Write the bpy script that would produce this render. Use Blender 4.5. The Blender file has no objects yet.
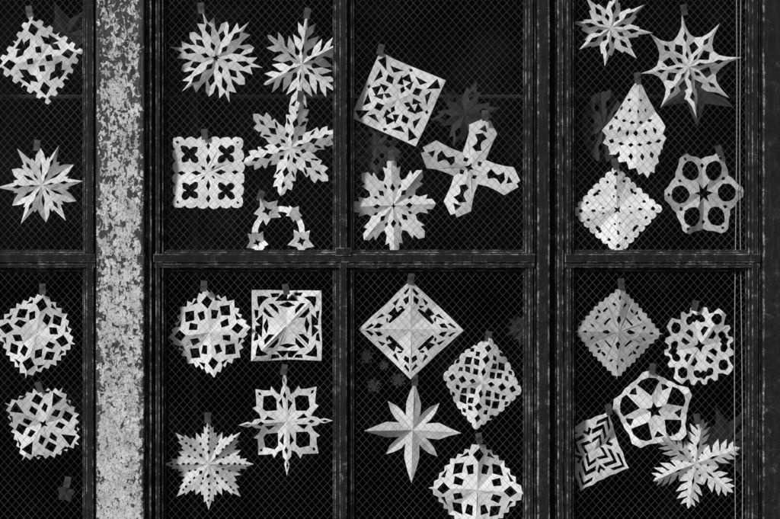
import bpy, math, random
from mathutils import Vector, geometry, noise
random.seed(7)
S=0.0025
def X(px): return (px-390)*S
def Z(py): return 1.6+(259.5-py)*S
sc=bpy.context.scene
sc.view_settings.view_transform='Standard'
sc.view_settings.look='None'
sc.view_settings.exposure=0
# ---------------------------------------------------------------- materials
def g(v): return (v,v,v,1)
def newmat(name):
    m=bpy.data.materials.new(name); m.use_nodes=True
    nt=m.node_tree; nt.nodes.clear()
    o=nt.nodes.new('ShaderNodeOutputMaterial'); return m,nt,o
class N:
    def __init__(s,nt): s.nt=nt
    def n(s,t,**k):
        x=s.nt.nodes.new(t)
        for a,b in k.items(): setattr(x,a,b)
        return x
    def l(s,a,b): s.nt.links.new(a,b)
    def coord(s,scale=(1,1,1),kind='Object'):
        t=s.n('ShaderNodeTexCoord'); m=s.n('ShaderNodeMapping'); m.inputs['Scale'].default_value=scale
        s.l(t.outputs[kind],m.inputs['Vector']); return m.outputs[0]
    def noise(s,vec,scale,detail=4,rough=.55,dist=0):
        x=s.n('ShaderNodeTexNoise'); s.l(vec,x.inputs['Vector'])
        x.inputs['Scale'].default_value=scale; x.inputs['Detail'].default_value=detail
        x.inputs['Roughness'].default_value=rough; x.inputs['Distortion'].default_value=dist
        return x.outputs['Fac']
    def ramp(s,fac,stops):
        r=s.n('ShaderNodeValToRGB'); s.l(fac,r.inputs[0])
        e=r.color_ramp.elements
        while len(e)<len(stops): e.new(.5)
        for i,(p,v) in enumerate(stops): e[i].position=p; e[i].color=g(v)
        return r.outputs[0]
    def math(s,op,a,b=None,clamp=False):
        m=s.n('ShaderNodeMath',operation=op); m.use_clamp=clamp
        for i,v in enumerate((a,b)):
            if v is None: continue
            if isinstance(v,(int,float)): m.inputs[i].default_value=v
            else: s.l(v,m.inputs[i])
        return m.outputs[0]
    def mix(s,f,a,b):
        m=s.n('ShaderNodeMix',data_type='RGBA')
        if isinstance(f,(int,float)): m.inputs[0].default_value=f
        else: s.l(f,m.inputs[0])
        for i,v in ((6,a),(7,b)):
            if isinstance(v,(int,float)): m.inputs[i].default_value=g(v)
            else: s.l(v,m.inputs[i])
        return m.outputs[2]
    def bump(s,h,strength,dist):
        b=s.n('ShaderNodeBump'); s.l(h,b.inputs['Height']); b.inputs['Strength'].default_value=strength
        b.inputs['Distance'].default_value=dist; return b.outputs[0]
    def princ(s,o,col,rough=.8,normal=None,spec=.3):
        p=s.n('ShaderNodeBsdfPrincipled')
        if isinstance(col,(int,float)): p.inputs['Base Color'].default_value=g(col)
        else: s.l(col,p.inputs['Base Color'])
        if isinstance(rough,(int,float)): p.inputs['Roughness'].default_value=rough
        else: s.l(rough,p.inputs['Roughness'])
        p.inputs['Specular IOR Level'].default_value=spec
        if normal is not None: s.l(normal,p.inputs['Normal'])
        s.l(p.outputs[0],o.inputs[0]); return p

def paper_mat(name,lo,hi):
    m,nt,o=newmat(name); q=N(nt)
    oi=q.n('ShaderNodeObjectInfo')
    base=q.ramp(oi.outputs['Random'],[(0,lo),(1,hi)])
    v=q.coord()
    st=q.ramp(q.noise(v,12,5,.6),[(.3,.78),(.65,1.0)])
    mm=q.n('ShaderNodeMix',data_type='RGBA',blend_type='MULTIPLY'); mm.inputs[0].default_value=1
    q.l(base,mm.inputs[6]); q.l(st,mm.inputs[7])
    h=q.noise(v,18,5,.62,.5)
    q.princ(o,mm.outputs[2],.85,q.bump(h,.6,.013),.15)
    return m
M_paper=paper_mat('white_paper',.62,.80)
M_paperg=paper_mat('grey_paper',.40,.50)
M_dim=paper_mat('dimmed_paper',.020,.042)  # dimness of the ghost flakes deeper inside is put into the paper colour

def tape_mat():
    m,nt,o=newmat('old_tape'); q=N(nt)
    q.princ(o,q.ramp(q.noise(q.coord(),60,3),[(.3,.015),(.7,.07)]),.4,None,.4); return m
M_tape=tape_mat()

def metal_mat(edge):
    m,nt,o=newmat('worn_frame_edge' if edge else 'weathered_frame_paint'); q=N(nt)
    v=q.coord((1,1,1)); vs=q.coord((14,14,1.2)); 
    n1=q.noise(v,48,8,.78,.3)
    n2=q.noise(v,7,4,.6)
    n=q.math('ADD',n1,q.math('MULTIPLY',q.math('SUBTRACT',n2,.5),.30))
    if edge:
        c=q.ramp(n,[(.42,.010),(.50,.04),(.57,.20),(.68,.48)])
    else:
        base=q.ramp(n,[(.38,.002),(.55,.007),(.63,.025),(.68,.12),(.76,.24)])
        streak=q.ramp(q.noise(vs,8,7,.75),[(.53,0),(.68,.9)])
        c=q.mix(q.math('MULTIPLY',streak,.5),base,.055)
    h=q.noise(v,90,7,.75)
    q.princ(o,c,.62,q.bump(q.math('ADD',h,q.math('MULTIPLY',n1,.8)),.9,.005),.25); return m
M_frame=metal_mat(False); M_edge=metal_mat(True)

def post_mat():
    m,nt,o=newmat('flaking_white_paint'); q=N(nt)
    t=q.n('ShaderNodeTexCoord'); sep=q.n('ShaderNodeSeparateXYZ'); q.l(t.outputs['Object'],sep.inputs[0])
    v=q.coord((1,1,.75))
    a=q.noise(v,95,6,.66,.7)
    b=q.noise(v,26,3,.6,.7)
    zf=q.n('ShaderNodeMapRange'); q.l(sep.outputs[2],zf.inputs[0])
    zf.inputs[1].default_value=1.1; zf.inputs[2].default_value=2.2; zf.inputs[3].default_value=-.045; zf.inputs[4].default_value=.04
    big=q.noise(q.coord((1,1,.5)),6,3,.5)
    f=q.math('ADD',q.math('MULTIPLY',a,.74),q.math('MULTIPLY',b,.26))
    f=q.math('ADD',f,zf.outputs[0])
    f=q.math('ADD',f,q.math('MULTIPLY',q.math('SUBTRACT',big,.5),.14))
    ax=q.math('ABSOLUTE',q.math('SUBTRACT',sep.outputs[0],X(123)))
    ed=q.n('ShaderNodeMapRange'); q.l(ax,ed.inputs[0]); ed.inputs[1].default_value=.042; ed.inputs[2].default_value=.062
    ed.inputs[3].default_value=0; ed.inputs[4].default_value=.13
    f=q.math('ADD',f,ed.outputs[0])
    mask=q.ramp(f,[(.525,0),(.55,1)])
    r=q.math('ABSOLUTE',q.math('SUBTRACT',q.noise(v,60,4,.65,.8),.5))
    crack=q.ramp(r,[(.003,.6),(.016,0)])
    crm=q.ramp(q.noise(v,11,3),[(.42,.0),(.6,1)])
    mask2=q.math('MAXIMUM',mask,q.math('MULTIPLY',crack,crm))
    spk=q.ramp(q.noise(v,210,4,.7),[(.34,.5),(.46,0)])
    mask2=q.math('MAXIMUM',mask2,spk)
    paint=q.ramp(q.noise(v,30,6,.7),[(.3,.34),(.7,.64)])
    wood=q.ramp(q.noise(q.coord((6,6,.6)),40,5,.6),[(.35,.012),(.7,.08)])
    c=q.mix(mask2,paint,wood)
    h=q.math('ADD',q.math('MULTIPLY',mask2,-1.0),q.math('MULTIPLY',a,.8))
    q.princ(o,c,.75,q.bump(h,.8,.0035),.25); return m
M_post=post_mat()

def simple_noise(name,lo,hi,scale,rough=.9,bd=.002):
    m,nt,o=newmat(name); q=N(nt); n=q.noise(q.coord(),scale,6,.65)
    q.princ(o,q.ramp(n,[(.3,lo),(.7,hi)]),rough,q.bump(n,.5,bd),.2); return m
M_wire=simple_noise('steel_wire',.045,.15,9,.5)
M_cord=simple_noise('cotton_cord',.25,.42,80)
M_room=simple_noise('shade_dark_plaster',.0015,.003,3)  # darkness of the unlit interior is painted into the room surfaces
M_asph=simple_noise('asphalt',.035,.065,60)
M_stone=simple_noise('concrete_sill',.18,.3,25)
M_iron=simple_noise('dull_iron',.012,.025,25)
def brick_mat():
    m,nt,o=newmat('brickwork'); q=N(nt)
    t=q.n('ShaderNodeTexCoord'); s=q.n('ShaderNodeSeparateXYZ'); q.l(t.outputs['Object'],s.inputs[0])
    c=q.n('ShaderNodeCombineXYZ'); q.l(s.outputs[0],c.inputs[0]); q.l(s.outputs[2],c.inputs[1])
    b=q.n('ShaderNodeTexBrick'); q.l(c.outputs[0],b.inputs['Vector']); b.inputs['Scale'].default_value=1
    b.inputs['Brick Width'].default_value=.225; b.inputs['Row Height'].default_value=.075; b.inputs['Mortar Size'].default_value=.006
    b.inputs['Color1'].default_value=g(.2); b.inputs['Color2'].default_value=g(.3); b.inputs['Mortar'].default_value=g(.4)
    q.princ(o,b.outputs['Color'],.9,q.bump(b.outputs['Fac'],-.6,.006),.2); return m
M_brick=brick_mat()
def glass_mat():
    m,nt,o=newmat('old_window_glass'); q=N(nt)
    tr=q.n('ShaderNodeBsdfTransparent'); gl=q.n('ShaderNodeBsdfGlossy'); gl.inputs['Roughness'].default_value=.03
    tr.inputs[0].default_value=g(.97)
    fr=q.n('ShaderNodeFresnel'); fr.inputs[0].default_value=1.16
    mx=q.n('ShaderNodeMixShader'); q.l(fr.outputs[0],mx.inputs[0]); q.l(tr.outputs[0],mx.inputs[1]); q.l(gl.outputs[0],mx.inputs[2])
    df=q.n('ShaderNodeBsdfDiffuse'); df.inputs[0].default_value=g(.5)
    v=q.coord()
    dirt=q.ramp(q.noise(v,6,7,.7),[(.52,.0),(.85,.015)])
    m2=q.n('ShaderNodeMixShader'); q.l(dirt,m2.inputs[0]); q.l(mx.outputs[0],m2.inputs[1]); q.l(df.outputs[0],m2.inputs[2])
    q.l(m2.outputs[0],o.inputs[0]); return m
M_glass=glass_mat()

# ---------------------------------------------------------------- helpers
def obj(name,verts,faces,mat,parent=None,smooth=False):
    me=bpy.data.meshes.new(name); me.from_pydata(verts,[],faces); me.update()
    ob=bpy.data.objects.new(name,me); sc.collection.objects.link(ob)
    if mat: me.materials.append(mat)
    if parent: ob.parent=parent
    return ob
def empty(name):
    e=bpy.data.objects.new(name,None); sc.collection.objects.link(e); e.empty_display_size=.1; return e
def boxes(name,bl,mat,parent=None,bevel=0,seg=2):
    V=[];F=[]
    for (x0,x1,y0,y1,z0,z1) in bl:
        b=len(V)
        V+=[(x0,y0,z0),(x1,y0,z0),(x1,y1,z0),(x0,y1,z0),(x0,y0,z1),(x1,y0,z1),(x1,y1,z1),(x0,y1,z1)]
        F+=[tuple(b+i for i in f) for f in ((0,3,2,1),(4,5,6,7),(0,1,5,4),(1,2,6,5),(2,3,7,6),(3,0,4,7))]
    ob=obj(name,V,F,mat,parent)
    if bevel:
        md=ob.modifiers.new('bevel','BEVEL'); md.width=bevel; md.segments=seg; md.limit_method='ANGLE'
        if mat is M_frame: ob.data.materials.append(M_edge); md.material=1
    return ob
def pb(x0,x1,py0,py1,y0,y1):
    return (X(x0),X(x1),y0,y1,Z(py1),Z(py0))
TOP,BOT=-45,560

# ---------------------------------------------------------------- windows
def wires(name,x0,x1,py0,py1,parent):
    ax0,ax1,az0,az1=X(x0),X(x1),Z(py1),Z(py0)
    sp=.0195; w=.00029; V=[];F=[]; sl=1.12
    for sgn in (1,-1):
        c=-3.0
        while c<6.0:
            c+=sp*1.12
            def xat(z): return (z-c)/(sgn*sl)
            lo_x,hi_x=sorted((xat(az0),xat(az1)))
            xs=max(ax0,lo_x); xe=min(ax1,hi_x)
            if xe-xs<.001: continue
            b=len(V); yy=.0035+(.0006 if sgn>0 else 0)
            k=max(1,int((xe-xs)/.03))
            dd=Vector((1,0,sgn*sl)).normalized(); nrm=Vector((-dd.z,0,dd.x))
            for i in range(k+1):
                x=xs+(xe-xs)*i/k
                wob=.0014*noise.noise(Vector((x*9,c*3,sgn*5.0))) if 0<i<k else 0
                px_,pz_=x+nrm.x*wob,sgn*sl*x+c+nrm.z*wob
                V+=[(px_+nrm.x*w,yy,pz_+nrm.z*w),(px_,yy-w,pz_),(px_-nrm.x*w,yy,pz_-nrm.z*w)]
            for i in range(k):
                a=b+3*i; F+=[(a,a+1,a+4,a+3),(a+1,a+2,a+5,a+4)]
    obj(name,V,F,M_wire,parent)
def glass(name,x0,x1,py0,py1,parent):
    obj(name,[(X(x0),.0025,Z(py1)),(X(x1),.0025,Z(py1)),(X(x1),.0025,Z(py0)),(X(x0),.0025,Z(py0))],[(0,1,2,3)],M_glass,parent)
def window(x0,x1,lw,rw,mulls):
    w=empty('steel_window')
    st=[]; yF=-.018
    for a,b in ((x0,x0+lw),(x1-rw,x1)):
        st.append(pb(a,b,TOP+2,BOT-2,yF+.004,.012))
        st.append(pb(a+3,b-3,TOP+2.5,BOT-2.5,yF-.004,.0118))
    bars=[]
    for a,b in mulls:
        bars.append(pb(a+5,b-5,TOP+3,BOT-3,yF-.006,.011))
        bars.append(pb(a,b,TOP+3.5,BOT-3.5,-.009,.0105))
    boxes('stiles',st,M_frame,w,.0018,2)
    boxes('glazing_bars',bars,M_frame,w,.0018,2)
    rails=[]
    for a,b in ((253,267.5),(-40,-24),(532,548)):
        rails.append(pb(x0+.8,x1-.8,a+1,b-5,yF-.008,.0115))
        rails.append(pb(x0+1.2,x1-1.2,b-4,b,yF-.003,.0112))
        rails.append(pb(x0+1,x1-1,a-1,b+1,-.009,.0095))
    boxes('rails',rails,M_frame,w,.0020,2)
    cols=[x0+lw]+[v for m_ in mulls for v in m_]+[x1-rw]
    pans=[(cols[i],cols[i+1]) for i in range(0,len(cols),2)]
    beads=[]
    for (a,b) in pans:
        for (c,d) in ((-22,252),(269,530)):
            beads+= [pb(a,a+2,c,d,-.005,.002),pb(b-2,b,c,d,-.005,.002),pb(a+2.05,b-2.05,c,c+2,-.0045,.002),pb(a+2.05,b-2.05,d-2,d,-.0045,.002)]
            glass('glass_pane',a,b,c,d,w); wires('wire_mesh',a,b,c,d,w)
    boxes('putty',beads,M_frame,w,.0008,1)
    hw=[pb(a+1,b-1,248,256,-.031,-.027) for (a,b) in mulls]
    if hw: boxes('bracket',hw,M_frame,w,.0012,2)
    return w
window(-150,98,12,13,[( -82,-66)])
window(154,535,10,10,[(335,352)])
window(563,759,10,12,[])

def rough_bar(name,x0,x1,py0,py1,y0,y1,mat,amp,parent=None,step=.006,r=.004):
    ax0,ax1=X(x0),X(x1); az0,az1=Z(py1),Z(py0)
    prof=[(ax0,y1),(ax0,y0+r),(ax0+r*.3,y0+r*.3),(ax0+r,y0)]
    k=max(2,int((ax1-ax0-2*r)/step))
    for i in range(1,k): prof.append((ax0+r+(ax1-ax0-2*r)*i/k,y0))
    prof+=[(ax1-r,y0),(ax1-r*.3,y0+r*.3),(ax1,y0+r),(ax1,y1)]
    nz=int((az1-az0)/step); V=[];F=[]; m=len(prof)
    for j in range(nz+1):
        z=az0+(az1-az0)*j/nz
        for i,(x,y) in enumerate(prof):
            dx=noise.noise(Vector((x*9,y*9,z*9)))*amp+noise.noise(Vector((x*60,3,z*60)))*amp*.5
            dy=noise.noise(Vector((x*30+5,y*9,z*14)))*amp+noise.noise(Vector((x*90,7,z*90)))*amp*.6
            e=1 if 0<i<m-1 else 0
            V.append((x+(dx if (i<4 or i>m-5) and e else 0),y+dy*e,z))
    mi=[]
    for j in range(nz):
        for i in range(m-1):
            a=j*m+i; F.append((a,a+1,a+m+1,a+m)); mi.append(1 if i in (1,2,m-4,m-3) else 0)
    F.append(tuple(nz*m+i for i in range(m)))
    F.append(tuple(reversed(range(m)))); mi+=[0,0]
    ob=obj(name,V,F,mat,parent)
    if mat is M_frame:
        ob.data.materials.append(M_edge)
        ob.data.polygons.foreach_set('material_index',mi)
    for p in ob.data.polygons: p.use_smooth=True
    ob.data.set_sharp_from_angle(angle=math.radians(35))
    return ob
rough_bar('peeling_wooden_post',99.5,147,TOP,BOT,-.048,.05,M_post,.0014,None,.005,.005)
rough_bar('window_jamb',147.6,153.6,TOP,BOT,-.030,.03,M_frame,.0012)
mp=empty('mullion_post')
rough_bar('face',536,548.5,TOP,BOT,-.032,.03,M_frame,.0012,mp)
rough_bar('rebate',549,556,TOP,BOT,-.004,.03,M_frame,.0008,mp,.006,.002)
rough_bar('bead',556.5,562.4,TOP,BOT,-.022,.03,M_frame,.0010,mp,.005,.003)
rough_bar('window_jamb',760,800,TOP,BOT,-.030,.03,M_frame,.0012)

# ---------------------------------------------------------------- building shell
wl=empty('brick_wall')
boxes('left_pier',[(-4,X(-150),-.09,.2,0,3.6)],M_brick,wl)
boxes('right_pier',[(X(800),4,-.09,.2,0,3.6)],M_brick,wl)
boxes('lintel',[(X(-149.6),X(799.6),-.06,.2,Z(TOP)+.001,3.598)],M_brick,wl)
boxes('apron',[(X(-149.6),X(799.6),-.088,.2,0,Z(BOT)-.06)],M_brick,wl)
boxes('sill',[(X(-149.4),X(799.4),-.14,.19,Z(BOT)-.058,Z(BOT)-.001)],M_stone,wl,.004)
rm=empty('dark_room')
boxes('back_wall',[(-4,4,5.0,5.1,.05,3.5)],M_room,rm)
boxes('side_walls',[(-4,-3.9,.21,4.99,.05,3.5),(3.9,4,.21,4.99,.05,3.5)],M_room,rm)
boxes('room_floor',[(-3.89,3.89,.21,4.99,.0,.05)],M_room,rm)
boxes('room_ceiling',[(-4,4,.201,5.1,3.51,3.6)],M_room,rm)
obj('ground',[(-150,-150,0),(150,-150,0),(150,150,0),(-150,150,0)],[(0,1,2,3)],M_asph)
def tube(name,p0,p1,r,mat,parent=None,k=12):
    p0=Vector(p0);p1=Vector(p1);d=(p1-p0).normalized();u=d.orthogonal().normalized();v=d.cross(u)
    V=[];F=[]
    for P_ in (p0,p1):
        for i in range(k):
            a=2*math.pi*i/k; V.append(tuple(P_+u*math.cos(a)*r+v*math.sin(a)*r))
    for i in range(k): F.append((i,(i+1)%k,k+(i+1)%k,k+i))
    F+= [tuple(reversed(range(k))),tuple(range(k,2*k))]
    ob=obj(name,V,F,mat,parent)
    for p in ob.data.polygons[:k]: p.use_smooth=True
    return ob
tube('heating_pipe',(-.51,.16,.05),(-.51,.16,3.5),.011,M_iron)
tube('curtain_rail',(-1.2,.22,2.03),(1.2,.22,2.03),.006,M_iron)
for i,(a,b,yy) in enumerate(((737.5,736,.012),(741.5,743.5,.016))):
    cu=bpy.data.curves.new('sash_cord','CURVE'); cu.dimensions='3D'; cu.bevel_depth=.0010; cu.bevel_resolution=2
    sp=cu.splines.new('POLY'); pts=40; sp.points.add(pts-1)
    for k in range(pts):
        t=k/(pts-1); sp.points[k].co=(X(a+(b-a)*t)+.0022*math.sin(t*7+i*2),yy+.001*math.sin(t*9),Z(-20+545*t),1)
    ob=bpy.data.objects.new('sash_cord',cu); sc.collection.objects.link(ob); cu.materials.append(M_cord)

# ---------------------------------------------------------------- snowflakes
def D(ax,u0,u1,w,pos=.5): return (ax,[(u0,0),(u0+(u1-u0)*pos,w),(u1,0)])
def T(ax,u0,u1,w): return (ax,[(u0,0),(u1,w)])
def TI(ax,u0,u1,w): return (ax,[(u0,w),(u1,0)])
def BX(ax,u0,u1,w): return (ax,[(u0,w),(u1,w)])
def E(ax,u,ru,rv,k=14):
    return (ax,[(u-ru*math.cos(math.pi*i/k),rv*math.sin(math.pi*i/k)) for i in range(k+1)])
def FE(u,v,ru,rv,ang=0,k=14):
    a=math.radians(ang);c,s=math.cos(a),math.sin(a)
    return ('f',[(u+c*ru*math.cos(t)-s*rv*math.sin(t),v+s*ru*math.cos(t)+c*rv*math.sin(t)) for t in [2*math.pi*i/k for i in range(k)]])
def FD(u,v,ru,rv,ang=0): return FE(u,v,ru,rv,ang,4)
def FT(*p): return ('f',list(p))
def ST(u0,v0,u1,v1,w0,w1=None,pt=True):
    if w1 is None: w1=w0
    dx,dy=u1-u0,v1-v0; L=math.hypot(dx,dy); dx/=L;dy/=L; nx,ny=-dy,dx
    p=[(u0+nx*w0,v0+ny*w0),(u1+nx*w1,v1+ny*w1)]
    if pt: p.append((u1+dx*w1*1.6,v1+dy*w1*1.6))
    p+=[(u1-nx*w1,v1-ny*w1),(u0-nx*w0,v0-ny*w0)]
    return ('f',p)
def LF(u0,v0,u1,v1,w):
    dx,dy=u1-u0,v1-v0; L=math.hypot(dx,dy); dx/=L;dy/=L; nx,ny=-dy,dx
    m=.5*L
    return ('f',[(u0+nx*w*.5,v0+ny*w*.5),(u0+dx*m+nx*w,v0+dy*m+ny*w),(u1,v1),(u0+dx*m-nx*w,v0+dy*m-ny*w),(u0-nx*w*.5,v0-ny*w*.5)])
def line(n,r0,r1,m,d,kind='z'):
    a=math.pi/n; p0=Vector((r0,0)); p1=Vector((r1*math.cos(a),r1*math.sin(a)))
    e=(p1-p0); nn=Vector((e.y,-e.x)).normalized()
    if nn.dot(p0)<0: nn=-nn
    out=[]
    def add(t,h):
        p=p0+e*t+nn*h; out.append((math.atan2(p.y,p.x)/a,p.length))
    if kind=='z':
        for i in range(m): add(i/m,0); add((i+.5)/m,-d)
        add(1,0)
    elif kind=='s':
        for i in range(m):
            for k in range(7):
                t=k/7; add((i+t)/m, d*(math.sin(math.pi*t)**.6)-d)
        add(1,-d)
    elif kind=='b':
        for i in range(m):
            add((i+.0)/m,0);add((i+.38)/m,0);add((i+.5)/m,-d);add((i+.88)/m,-d)
        add(1,0)
    out[0]=(0,out[0][1]); out[-1]=(1,out[-1][1])
    return out
def inpoly(x,y,P):
    c=False;j=len(P)-1
    for i in range(len(P)):
        xi,yi=P[i];xj,yj=P[j]
        if (yi>y)!=(yj>y) and x<(xj-xi)*(y-yi)/(yj-yi)+xi: c=not c
        j=i
    return c
def expand(n,spec):
    ax,pts=spec; a=math.pi/n; res=[]
    if ax in ('m','v'):
        full=list(pts)+[(u,-v) for u,v in reversed(pts) if abs(v)>1e-6]
        base=[full]; off=a if ax=='v' else 0
    else:
        base=[pts,[(u,-v) for u,v in pts]]; off=0
    for k in range(n):
        t=2*math.pi*k/n+off; c,s=math.cos(t),math.sin(t)
        for b in base: res.append([(c*u-s*v,s*u+c*v) for u,v in b])
    return res
COUNT=[0]
def flake(c,R,n,rot,out=None,add=(),sub=(),s=(1,1),pr=0,mat=None,depth=None,amp=.14,tape=1,seed=None,curl=.06,tang=None,center=(),polys=(),holes=()):
    COUNT[0]+=1
    rnd=random.Random(COUNT[0]*31+5 if seed is None else seed)
    amp*=1.35
    adds=[list(p) for p in polys];subs=[]
    if out:
        P=[]
        for k in range(n):
            base=2*math.pi*k/n; h=math.pi/n
            for a,r in reversed(out[1:]):
                if a<1: P.append((base-a*h,r))
            P.append((base,out[0][1]))
            for a,r in out[1:]: P.append((base+a*h,r))
        adds.append([(r*math.cos(t),r*math.sin(t)) for t,r in P])
    for sp in add: adds+=expand(n,sp)
    for sp in sub: subs+=expand(n,sp)
    for P in center: subs.append(P)
    for P in holes: subs.append(P)
    def jit(P,q): return [(x+rnd.uniform(-q,q),y+rnd.uniform(-q,q)) for x,y in P]
    def jp(P,q):
        ox,oy=rnd.uniform(-q,q),rnd.uniform(-q,q); return [(x+ox,y+oy) for x,y in P]
    adds=[jit(P,.009) for P in adds]; subs=[jp(jit(P,.010),.013) for P in subs]
    verts=[];edges=[]
    for P in adds+subs:
        b=len(verts); verts+=[Vector(p) for p in P]; edges+=[(b+i,b+(i+1)%len(P)) for i in range(len(P))]
    b=len(verts); verts.append(Vector((0,0)))
    fine=2 if n<=5 else 1
    nr=2*n*fine; stp=2*math.pi/nr
    for k in range(nr):
        t=stp*k; verts.append(Vector((1.35*math.cos(t),1.35*math.sin(t)))); edges.append((b,b+1+k))
    G=15
    for i in range(-G,G+1):
        for j in range(-G,G+1):
            verts.append(Vector(((i+rnd.uniform(-.25,.25))/G*1.05,(j+rnd.uniform(-.25,.25))/G*1.05)))
    r=geometry.delaunay_2d_cdt(verts,edges,[],0,1e-5)
    v2,f2=r[0],r[2]
    def bb(P): xs=[p[0] for p in P];ys=[p[1] for p in P]; return (min(xs),max(xs),min(ys),max(ys),P)
    A=[bb(P) for P in adds];B=[bb(P) for P in subs]
    def hit(x,y,L):
        for x0,x1,y0,y1,P in L:
            if x0<=x<=x1 and y0<=y<=y1 and inpoly(x,y,P): return True
        return False
    keep=[]
    for f in f2:
        x=sum(v2[i].x for i in f)/len(f); y=sum(v2[i].y for i in f)/len(f)
        if hit(x,y,A) and not hit(x,y,B): keep.append(f)
    used=sorted({i for f in keep for i in f}); mp_={o:i for i,o in enumerate(used)}
    hm=[amp*(1 if k%2 else -1)*rnd.uniform(.35,1.1)+rnd.uniform(-.6,.6)*amp for k in range(2*n)]
    if fine==1: hs=hm
    else:
        hs=[]
        for k in range(2*n):
            hs.append(hm[k]); mid=(hm[k]+hm[(k+1)%(2*n)])/(2*math.cos(stp)); hs.append(mid+rnd.uniform(-.22,.22)*amp)
    tx,ty=rnd.uniform(-.08,.08),rnd.uniform(-.06,.08)
    cang=rnd.uniform(0,math.pi); cc=rnd.uniform(.3,1)*curl
    ro=math.radians(rot); cr,sr=math.cos(ro),math.sin(ro); pp=math.radians(pr); cp,sp_=math.cos(pp),math.sin(pp)
    V=[]
    so=rnd.uniform(0,50)
    for i in used:
        x,y=v2[i]; rr=math.hypot(x,y); th=math.atan2(y,x)%(2*math.pi)
        k=int(th/stp)%nr; d=th-k*stp
        b_=rr*math.sin(d)/math.sin(stp); a_=rr*math.cos(d)-b_*math.cos(stp)
        h=a_*hs[k]+b_*hs[(k+1)%nr]
        h+=cc*(x*math.cos(cang)+y*math.sin(cang))**2
        h+=.045*noise.noise(Vector((x*2.2+so,y*2.2,so)))+.012*noise.noise(Vector((x*6+so,y*6,so)))+.5*curl*rr*rr*noise.noise(Vector((x*1.1+so,so,y*1.1)))
        X_,Y_=cr*x-sr*y,sr*x+cr*y
        X_*=s[0];Y_*=s[1]
        X_,Y_=cp*X_-sp_*Y_,sp_*X_+cp*Y_
        h+=tx*X_+ty*Y_
        V.append((X_*R*S,h*R*S,Y_*R*S))
    lo=min(v[1] for v in V)
    V=[(x,y-lo,z) for x,y,z in V]
    ob=obj('paper_snowflake',V,[tuple(mp_[i] for i in f) for f in keep],mat or M_paper)
    for p in ob.data.polygons: p.use_smooth=True
    ob.data.set_sharp_from_angle(angle=math.radians(5))
    y=depth if depth is not None else .006+.004*(COUNT[0]%3)
    ob.location=(X(c[0]),y,Z(c[1]))
    if tape:
        top=max(V,key=lambda v:v[2]-abs(v[0])*.15)
        w_,h_=.0095,.017
        a=rnd.uniform(-.35,.35) if tang is None else math.radians(tang); ca,sa=math.cos(a),math.sin(a)
        q=[]
        for j in range(4):
            for i in range(2):
                xx=(i-.5)*w_*2*.85; zz=(j/3-.35)*h_*1.6
                q.append((top[0]+ca*xx-sa*zz,min(top[1],.004)-.0012+.0005*math.sin(j*2),top[2]+sa*xx+ca*zz))
        obj('tape',q,[(0,1,3,2),(2,3,5,4),(4,5,7,6)],M_tape,ob)
    return ob

circ=lambda r,k=16:[(r*math.cos(2*math.pi*i/k),r*math.sin(2*math.pi*i/k)) for i in range(k)]
def ngon(n,r0,r1,off=0,cx=0,cy=0):
    return [(cx+(r0 if i%2==0 else r1)*math.cos(math.pi*i/n+off),cy+(r0 if i%2==0 else r1)*math.sin(math.pi*i/n+off)) for i in range(2*n)]

# --- left window
flake((37,58),46,4,10,line(4,1,.74,3,.09,'b'),sub=[D('m',.50,.80,.12),FD(.38,.22,.16,.08,-40),T('v',.38,.58,.14),BX('m',.14,.28,.06)],amp=.12)
flake((38,184),44,6,64,[(0,1),(.30,.62),(.42,.66),(.55,.56),(.72,.70),(1,.86)],sub=[D('m',.42,.66,.04),D('v',.20,.54,.035),D('m',.12,.32,.028)],amp=.2)
flake((33,335),45,4,78,line(4,1,.84,4,.08),sub=[('m',[(.50,0),(.66,.14),(.84,0)]),('v',[(.46,0),(.58,.16),(.70,.0)]),FT((.34,.08),(.52,.12),(.44,.26),(.26,.22)),FT((.66,.20),(.76,.22),(.62,.36))],amp=.14,s=(.95,1))
flake((40,425),43,4,60,line(4,1,.86,4,.09),sub=[T('m',.48,.80,.14),('v',[(.44,0),(.58,.15),(.72,.0)]),FT((.26,.07),(.44,.10),(.46,.22),(.28,.22)),FT((.70,.22),(.80,.22),(.64,.40))],center=[ngon(4,.12,.05)],amp=.16)
flake((64,494),10,5,80,[(0,1),(1,.7)],mat=M_dim)
# --- middle window, upper left
flake((215,56),49,6,47,[(0,1),(.12,.74),(.42,.84),(.45,.62),(.62,.52),(.78,.72),(1,.80)],sub=[D('m',.42,.74,.07,.6),D('v',.32,.60,.075,.6),D('m',.14,.34,.055)],amp=.16,center=[ngon(6,.09,.04)])
flake((301,62),50,6,92,None,add=[E('m',0.0,.22,.22),ST(0,0,.95,0,.10,.035),LF(.28,.02,.66,.32,.085),LF(.56,.02,.90,.22,.065)],sub=[D('m',.14,.42,.035)],s=(.84,.95),pr=-8,amp=.26,curl=.2)
flake((207,172),50,4,45,line(4,1,.73,3,.06,'s'),sub=[FE(.40,.0,.10,.07,0),FE(.64,0,.10,.07,0),FE(.52,.12,.07,.10,0),E('m',.52,.07,.07),D('v',.14,.36,.05),D('v',.46,.62,.045),D('m',.82,.9,.03),D('m',.08,.2,.03)],amp=.07)
flake((290,147),50,6,78,[(0,1),(.16,.93),(.22,.82),(.45,.86),(.5,.74),(.40,.66),(.66,.68),(.72,.54),(.88,.48),(1,.42)],sub=[D('m',.66,.84,.04),D('m',.38,.6,.07),FE(.52,.15,.08,.025,35),D('v',.2,.34,.05),D('m',.12,.28,.035)],amp=.17)
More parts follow.
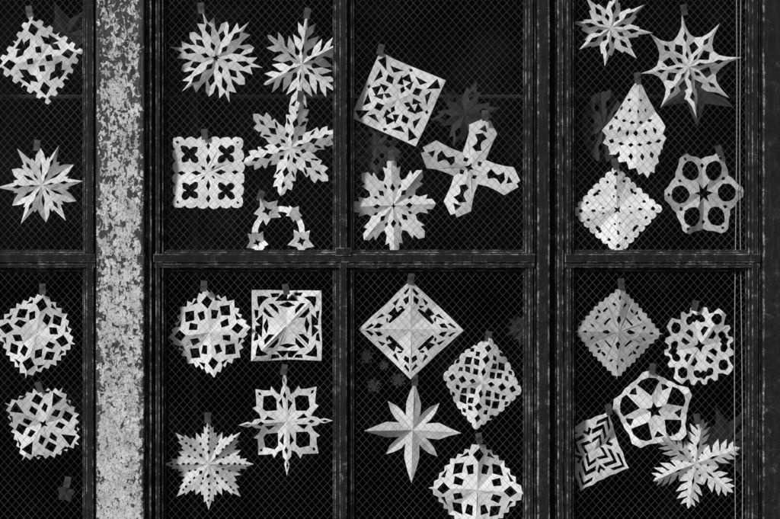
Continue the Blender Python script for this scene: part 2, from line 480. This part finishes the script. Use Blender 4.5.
# open curled ring of small flakes
def arc(r0,r1,a0,a1,k=18):
    o=[(r1*math.cos(math.radians(a0+(a1-a0)*i/k)),r1*math.sin(math.radians(a0+(a1-a0)*i/k))) for i in range(k+1)]
    n_=[(r0*math.cos(math.radians(a0+(a1-a0)*i/k)),r0*math.sin(math.radians(a0+(a1-a0)*i/k))) for i in range(k,-1,-1)]
    return o+n_
pl=[arc(.56,.72,-28,228)]; hh=[]
for a_,sz in ((118,.40),(205,.34),(-22,.38),(52,.24)):
    cx_,cy_=.66*math.cos(math.radians(a_)),.66*math.sin(math.radians(a_))
    pl.append(ngon(5,sz,sz*.55,math.radians(a_),cx_,cy_)); 
    if sz>.3: hh.append(ngon(4,sz*.36,sz*.16,.3,cx_,cy_))
flake((278,232),37,6,0,None,polys=pl,holes=hh,amp=.22,curl=.15)
# --- middle window, upper right
flake((398,98),51,4,21,line(4,1,.705,1,.0),sub=[T('m',.60,.86,.10),D('m',.30,.52,.09),FT((.68,.10),(.50,.32),(.52,.12)),TI('v',.40,.56,.12),D('v',.14,.30,.055),FT((.28,.08),(.42,.24),(.22,.20)),D('v',.60,.67,.05)],amp=.09)
flake((471,167),52,4,71,[(0,.93),(.08,1),(.44,.84),(.48,.68),(.62,.5),(1,.34)],sub=[('m',[(.32,0),(.38,.10),(.48,.04),(.54,.04),(.64,.13),(.70,.0)]),D('v',.14,.25,.06),FE(.60,.30,.06,.025,10),TI('m',.76,.88,.08)],amp=.14,center=[ngon(4,.10,.04)])
flake((393,205),48,8,92,[(0,1),(.3,.92),(.36,.78),(.62,.84),(.66,.64),(1,.56)],sub=[D('m',.28,.46,.06),D('v',.36,.5,.035)],s=(.9,1),amp=.12,center=[ngon(4,.07,.03)])
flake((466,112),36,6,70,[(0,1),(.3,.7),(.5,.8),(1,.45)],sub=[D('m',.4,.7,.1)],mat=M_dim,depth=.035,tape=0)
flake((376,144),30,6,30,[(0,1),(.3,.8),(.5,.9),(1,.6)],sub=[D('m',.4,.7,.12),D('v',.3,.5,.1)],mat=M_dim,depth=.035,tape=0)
# --- right window, upper
flake((613,26),44,8,82,[(0,1),(.30,.68),(.5,.70),(1,.50)],sub=[D('m',.36,.68,.065),D('v',.18,.40,.055)],s=(.95,.88),amp=.18)
flake((693,64),55,8,98,[(0,1),(.16,.76),(.5,.62),(1,.58)],sub=[D('m',.46,.66,.045),('v',[(.24,0),(.40,.10),(.50,0)]),D('m',.12,.3,.04)],s=(.92,.98),amp=.20)
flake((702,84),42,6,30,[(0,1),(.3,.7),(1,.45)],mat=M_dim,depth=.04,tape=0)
pyr=[(-.04,1.0),(.08,.86),(.20,.66),(.34,.46),(.46,.28),(.55,.08),(.50,-.06),(.58,-.14),(.52,-.30),(.54,-.42),(.44,-.50),(.46,-.64),(.38,-.70),(.36,-.86),(.28,-.84),(.22,-.98),(.14,-.86),(.04,-.92),(-.02,-.76),(-.14,-.80),(-.20,-.64),(-.34,-.66),(-.38,-.50),(-.52,-.50),(-.54,-.34),(-.66,-.28),(-.60,-.14),(-.70,-.02),(-.52,.18),(-.40,.36),(-.28,.58),(-.16,.82)]
hl=[]
ap=(-.04,1.0)
for row,(rr_,cnt,sz) in enumerate(((.42,2,.035),(.62,4,.04),(.84,5,.05),(1.06,6,.055),(1.30,7,.055),(1.54,7,.06))):
    for i in range(cnt):
        t=(i+.5)/cnt; a=math.radians(-122+t*58)
        x=ap[0]+rr_*math.cos(a); y=ap[1]+rr_*math.sin(a)
        ux,uy=math.cos(a),math.sin(a)
        k1=sz*(1.3 if row%2 else .8); k2=sz*(.75 if row%2 else 1.1)
        hl.append([(x+ux*k1,y+uy*k1),(x-uy*k2,y+ux*k2),(x-ux*k1,y-uy*k1),(x+uy*k2,y-ux*k2)])
flake((639,129),50,4,-2,None,polys=[pyr],holes=hl,amp=.20,curl=.12,seed=3)
flake((608,124),38,8,30,line(8,1,.95,2,.05,'s'),sub=[E('m',.6,.14,.1)],mat=M_dim,depth=.04,tape=0,s=(.6,1))
flake((618,210),46,4,2,line(4,1,.735,4,.06,'s'),sub=[E('m',.78,.045,.045),E('v',.55,.04,.04),FE(.62,.18,.035,.035),FE(.44,.36,.035,.035),FE(.30,.06,.03,.02),E('m',.5,.05,.03)],amp=.16,center=[ngon(4,.11,.04,.785)])
flake((706,193),46,6,62,[(0,.98),(.2,.97),(.38,.88),(.55,.84),(.75,.82),(1,.76)],sub=[E('m',.58,.22,.20),FE(.88,.0,.03,.03),D('v',.56,.68,.05)],s=(.88,1),amp=.14,mat=M_paperg,center=[ngon(6,.24,.10)])
# --- middle window, lower left
flake((208,333),47,4,97,[(0,1),(.14,.88),(.22,.92),(.36,.80),(.44,.86),(.58,.78),(.68,.88),(.82,.80),(1,.92)],sub=[D('m',.54,.84,.13),('v',[(.46,0),(.60,.17),(.76,0)]),FT((.30,.08),(.50,.10),(.46,.26),(.28,.20)),FT((.68,.20),(.78,.22),(.64,.36))],s=(.90,.96),amp=.16)
flake((286,326),50,4,45,line(4,1,.70,1,.0),sub=[('m',[(.70,0),(.66,.16),(.78,.08),(.86,0)]),('f',[(.28,.05),(.58,.05),(.52,.13),(.36,.13)]),('v',[(.50,.24),(.64,.10),(.64,.0),(.54,.0)]),('v',[(.36,.0),(.40,.17),(.47,0)]),FT((.70,.24),(.62,.20),(.54,.30),(.56,.36))],amp=.13)
flake((285,424),52,4,92,[(0,1),(.08,.80),(.05,.72),(.16,.66),(.24,.54),(.40,.60),(.50,.76),(.62,.70),(.8,.78),(1,.92)],sub=[('v',[(.30,0),(.46,.17),(.56,.17),(.70,.0)]),FT((.22,.05),(.46,.06),(.38,.15)),D('v',.74,.84,.03),D('m',.74,.9,.02),D('m',.44,.60,.04)],s=(.92,1),amp=.18)
flake((207,466),46,8,90,[(0,1),(.2,.80),(.34,.84),(.4,.68),(.6,.70),(.72,.60),(1,.74)],sub=[E('m',.80,.03,.022),E('m',.68,.035,.024),E('m',.56,.035,.026),E('m',.44,.035,.024),E('v',.46,.035,.024),E('v',.34,.03,.022),D('m',.2,.32,.04)],amp=.14)
# --- middle window, lower right
ww=[FT((.86,.03),(.74,.14),(.70,.10),(.80,.03)),FT((.66,.21),(.54,.33),(.48,.28),(.58,.24)),FT((.70,.03),(.62,.14),(.52,.10),(.58,.03)),
    ('v',[(.36,0),(.36,.20),(.42,.20),(.43,.06),(.54,.10),(.54,0)]),FE(.46,.20,.025,.05,0)]
flake((411,330),52,4,90,line(4,1,.707,1,0),sub=ww,s=(1.02,.95),amp=.10,seed=5)
flake((413,433),51,4,88,[(0,1),(.14,.76),(.36,.56),(.62,.30),(.70,.42),(.82,.58),(1,.76)],amp=.30,s=(.97,1),seed=11)
flake((483,384),48,4,80,line(4,1,.80,4,.05,'s'),sub=[D('m',.66,.84,.08),D('m',.40,.60,.09),D('v',.20,.38,.09),('v',[(.48,0),(.58,.13),(.68,0)]),FD(.40,.22,.10,.08,45),FD(.58,.20,.08,.06,-45),D('m',.14,.32,.06),FD(.66,.34,.07,.05,-45)],s=(.86,1),amp=.16)
flake((478,492),52,4,88,line(4,1,.78,4,.06),sub=[('m',[(.54,0),(.68,.12),(.82,0)]),('v',[(.44,0),(.56,.17),(.66,0)]),FT((.32,.07),(.50,.09),(.46,.24),(.28,.18)),FT((.66,.18),(.74,.20),(.60,.36))],s=(.95,1),amp=.16)
for cx,cy,r_ in ((366,357,9),(374,386,9),(398,381,9),(384,366,6)):
    flake((cx,cy),r_,5,random.uniform(0,70),[(0,1),(.5,.6),(1,.8)],sub=[D('m',.4,.7,.12)],mat=M_dim,depth=.02,tape=0)
flake((524,330),18,6,20,[(0,1),(.5,.6),(1,.8)],mat=M_dim,depth=.03,tape=0)
# --- right window, lower
flake((620,333),48,4,88,line(4,1,.74,5,.05),sub=[('m',[(.18,0),(.24,.05),(.34,.02),(.36,0)]),BX('v',.30,.34,.10),FE(.58,.12,.05,.025,45),E('m',.74,.045,.025),FE(.46,.30,.06,.025,-45),D('v',.52,.64,.035)],s=(.95,1),mat=M_paperg,amp=.16)
flake((702,347),46,4,55,[(0,1),(.16,1),(.26,.86),(.38,.80),(.50,.92),(.62,.92),(.72,.80),(.86,.80),(.92,.90),(1,.92)],sub=[E('m',.76,.13,.13),('v',[(.56,0),(.66,.14),(.80,0)]),FE(.56,.34,.09,.11,0),FT((.26,.06),(.50,.06),(.46,.18),(.32,.18))],s=(.84,.94),amp=.16,center=[ngon(4,.16,.07,.785)])
flake((656,411),43,5,100,[(0,1),(.18,1.0),(.5,.86),(.82,.84),(1,.82)],sub=[('m',[(.34,0),(.68,.28),(.78,.18),(.82,0)]),('v',[(.52,0),(.68,.12),(.70,0)])],s=(.96,.93),amp=.18,center=[ngon(5,.22,.10)])
flake((596,452),44,4,68,line(4,1,.72,2,.03),sub=[('m',[(.30,0),(.12,.13),(.22,.15),(.42,.0)]),('m',[(.54,0),(.32,.19),(.42,.22),(.66,0)]),('m',[(.78,0),(.56,.20),(.66,.20),(.88,0)]),('v',[(.36,0),(.5,.12),(.56,.08),(.46,0)])],s=(.82,1),amp=.18)
flake((699,466),46,6,82,None,add=[E('m',0,.26,.26),ST(0,0,.94,0,.13,.04),LF(.24,.02,.46,.25,.075),LF(.42,.02,.70,.28,.065),LF(.60,.02,.86,.24,.055),LF(.76,.01,.96,.15,.045)],sub=[D('m',.28,.52,.03),D('v',.1,.16,.02)],amp=.18)
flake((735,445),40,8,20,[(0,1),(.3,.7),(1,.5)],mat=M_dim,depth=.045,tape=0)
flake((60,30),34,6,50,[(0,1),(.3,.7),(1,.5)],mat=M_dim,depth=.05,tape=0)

# ---------------------------------------------------------------- light, world, camera
to=Vector((-.52,-.74,.44)).normalized()
el=math.asin(to.z); rotz=math.atan2(to.x,to.y)
w=bpy.data.worlds.new("World"); sc.world=w; w.use_nodes=True
nt=w.node_tree; nt.nodes.clear(); q=N(nt)
sky=q.n('ShaderNodeTexSky',sky_type='NISHITA'); sky.sun_disc=False; sky.sun_elevation=el; sky.sun_rotation=rotz
bw=q.n('ShaderNodeRGBToBW'); bg=q.n('ShaderNodeBackground'); bg.inputs[1].default_value=.07; ou=q.n('ShaderNodeOutputWorld')
q.l(sky.outputs[0],bw.inputs[0]); q.l(bw.outputs[0],bg.inputs[0]); q.l(bg.outputs[0],ou.inputs[0])
L=bpy.data.lights.new('sun','SUN'); L.energy=3.6; L.angle=math.radians(9); L.color=(1,1,1)
lo=bpy.data.objects.new('sun',L); sc.collection.objects.link(lo); lo.rotation_euler=(-to).to_track_quat('-Z','Y').to_euler(); lo.location=(-3,-4,5)
cam=bpy.data.cameras.new('camera'); co=bpy.data.objects.new('camera',cam); sc.collection.objects.link(co)
co.location=(0,-3.8,1.6); co.rotation_euler=(math.pi/2,0,0); cam.lens=36*3.8/1.95; cam.sensor_width=36; cam.clip_end=500; cam.clip_start=.05
sc.camera=co
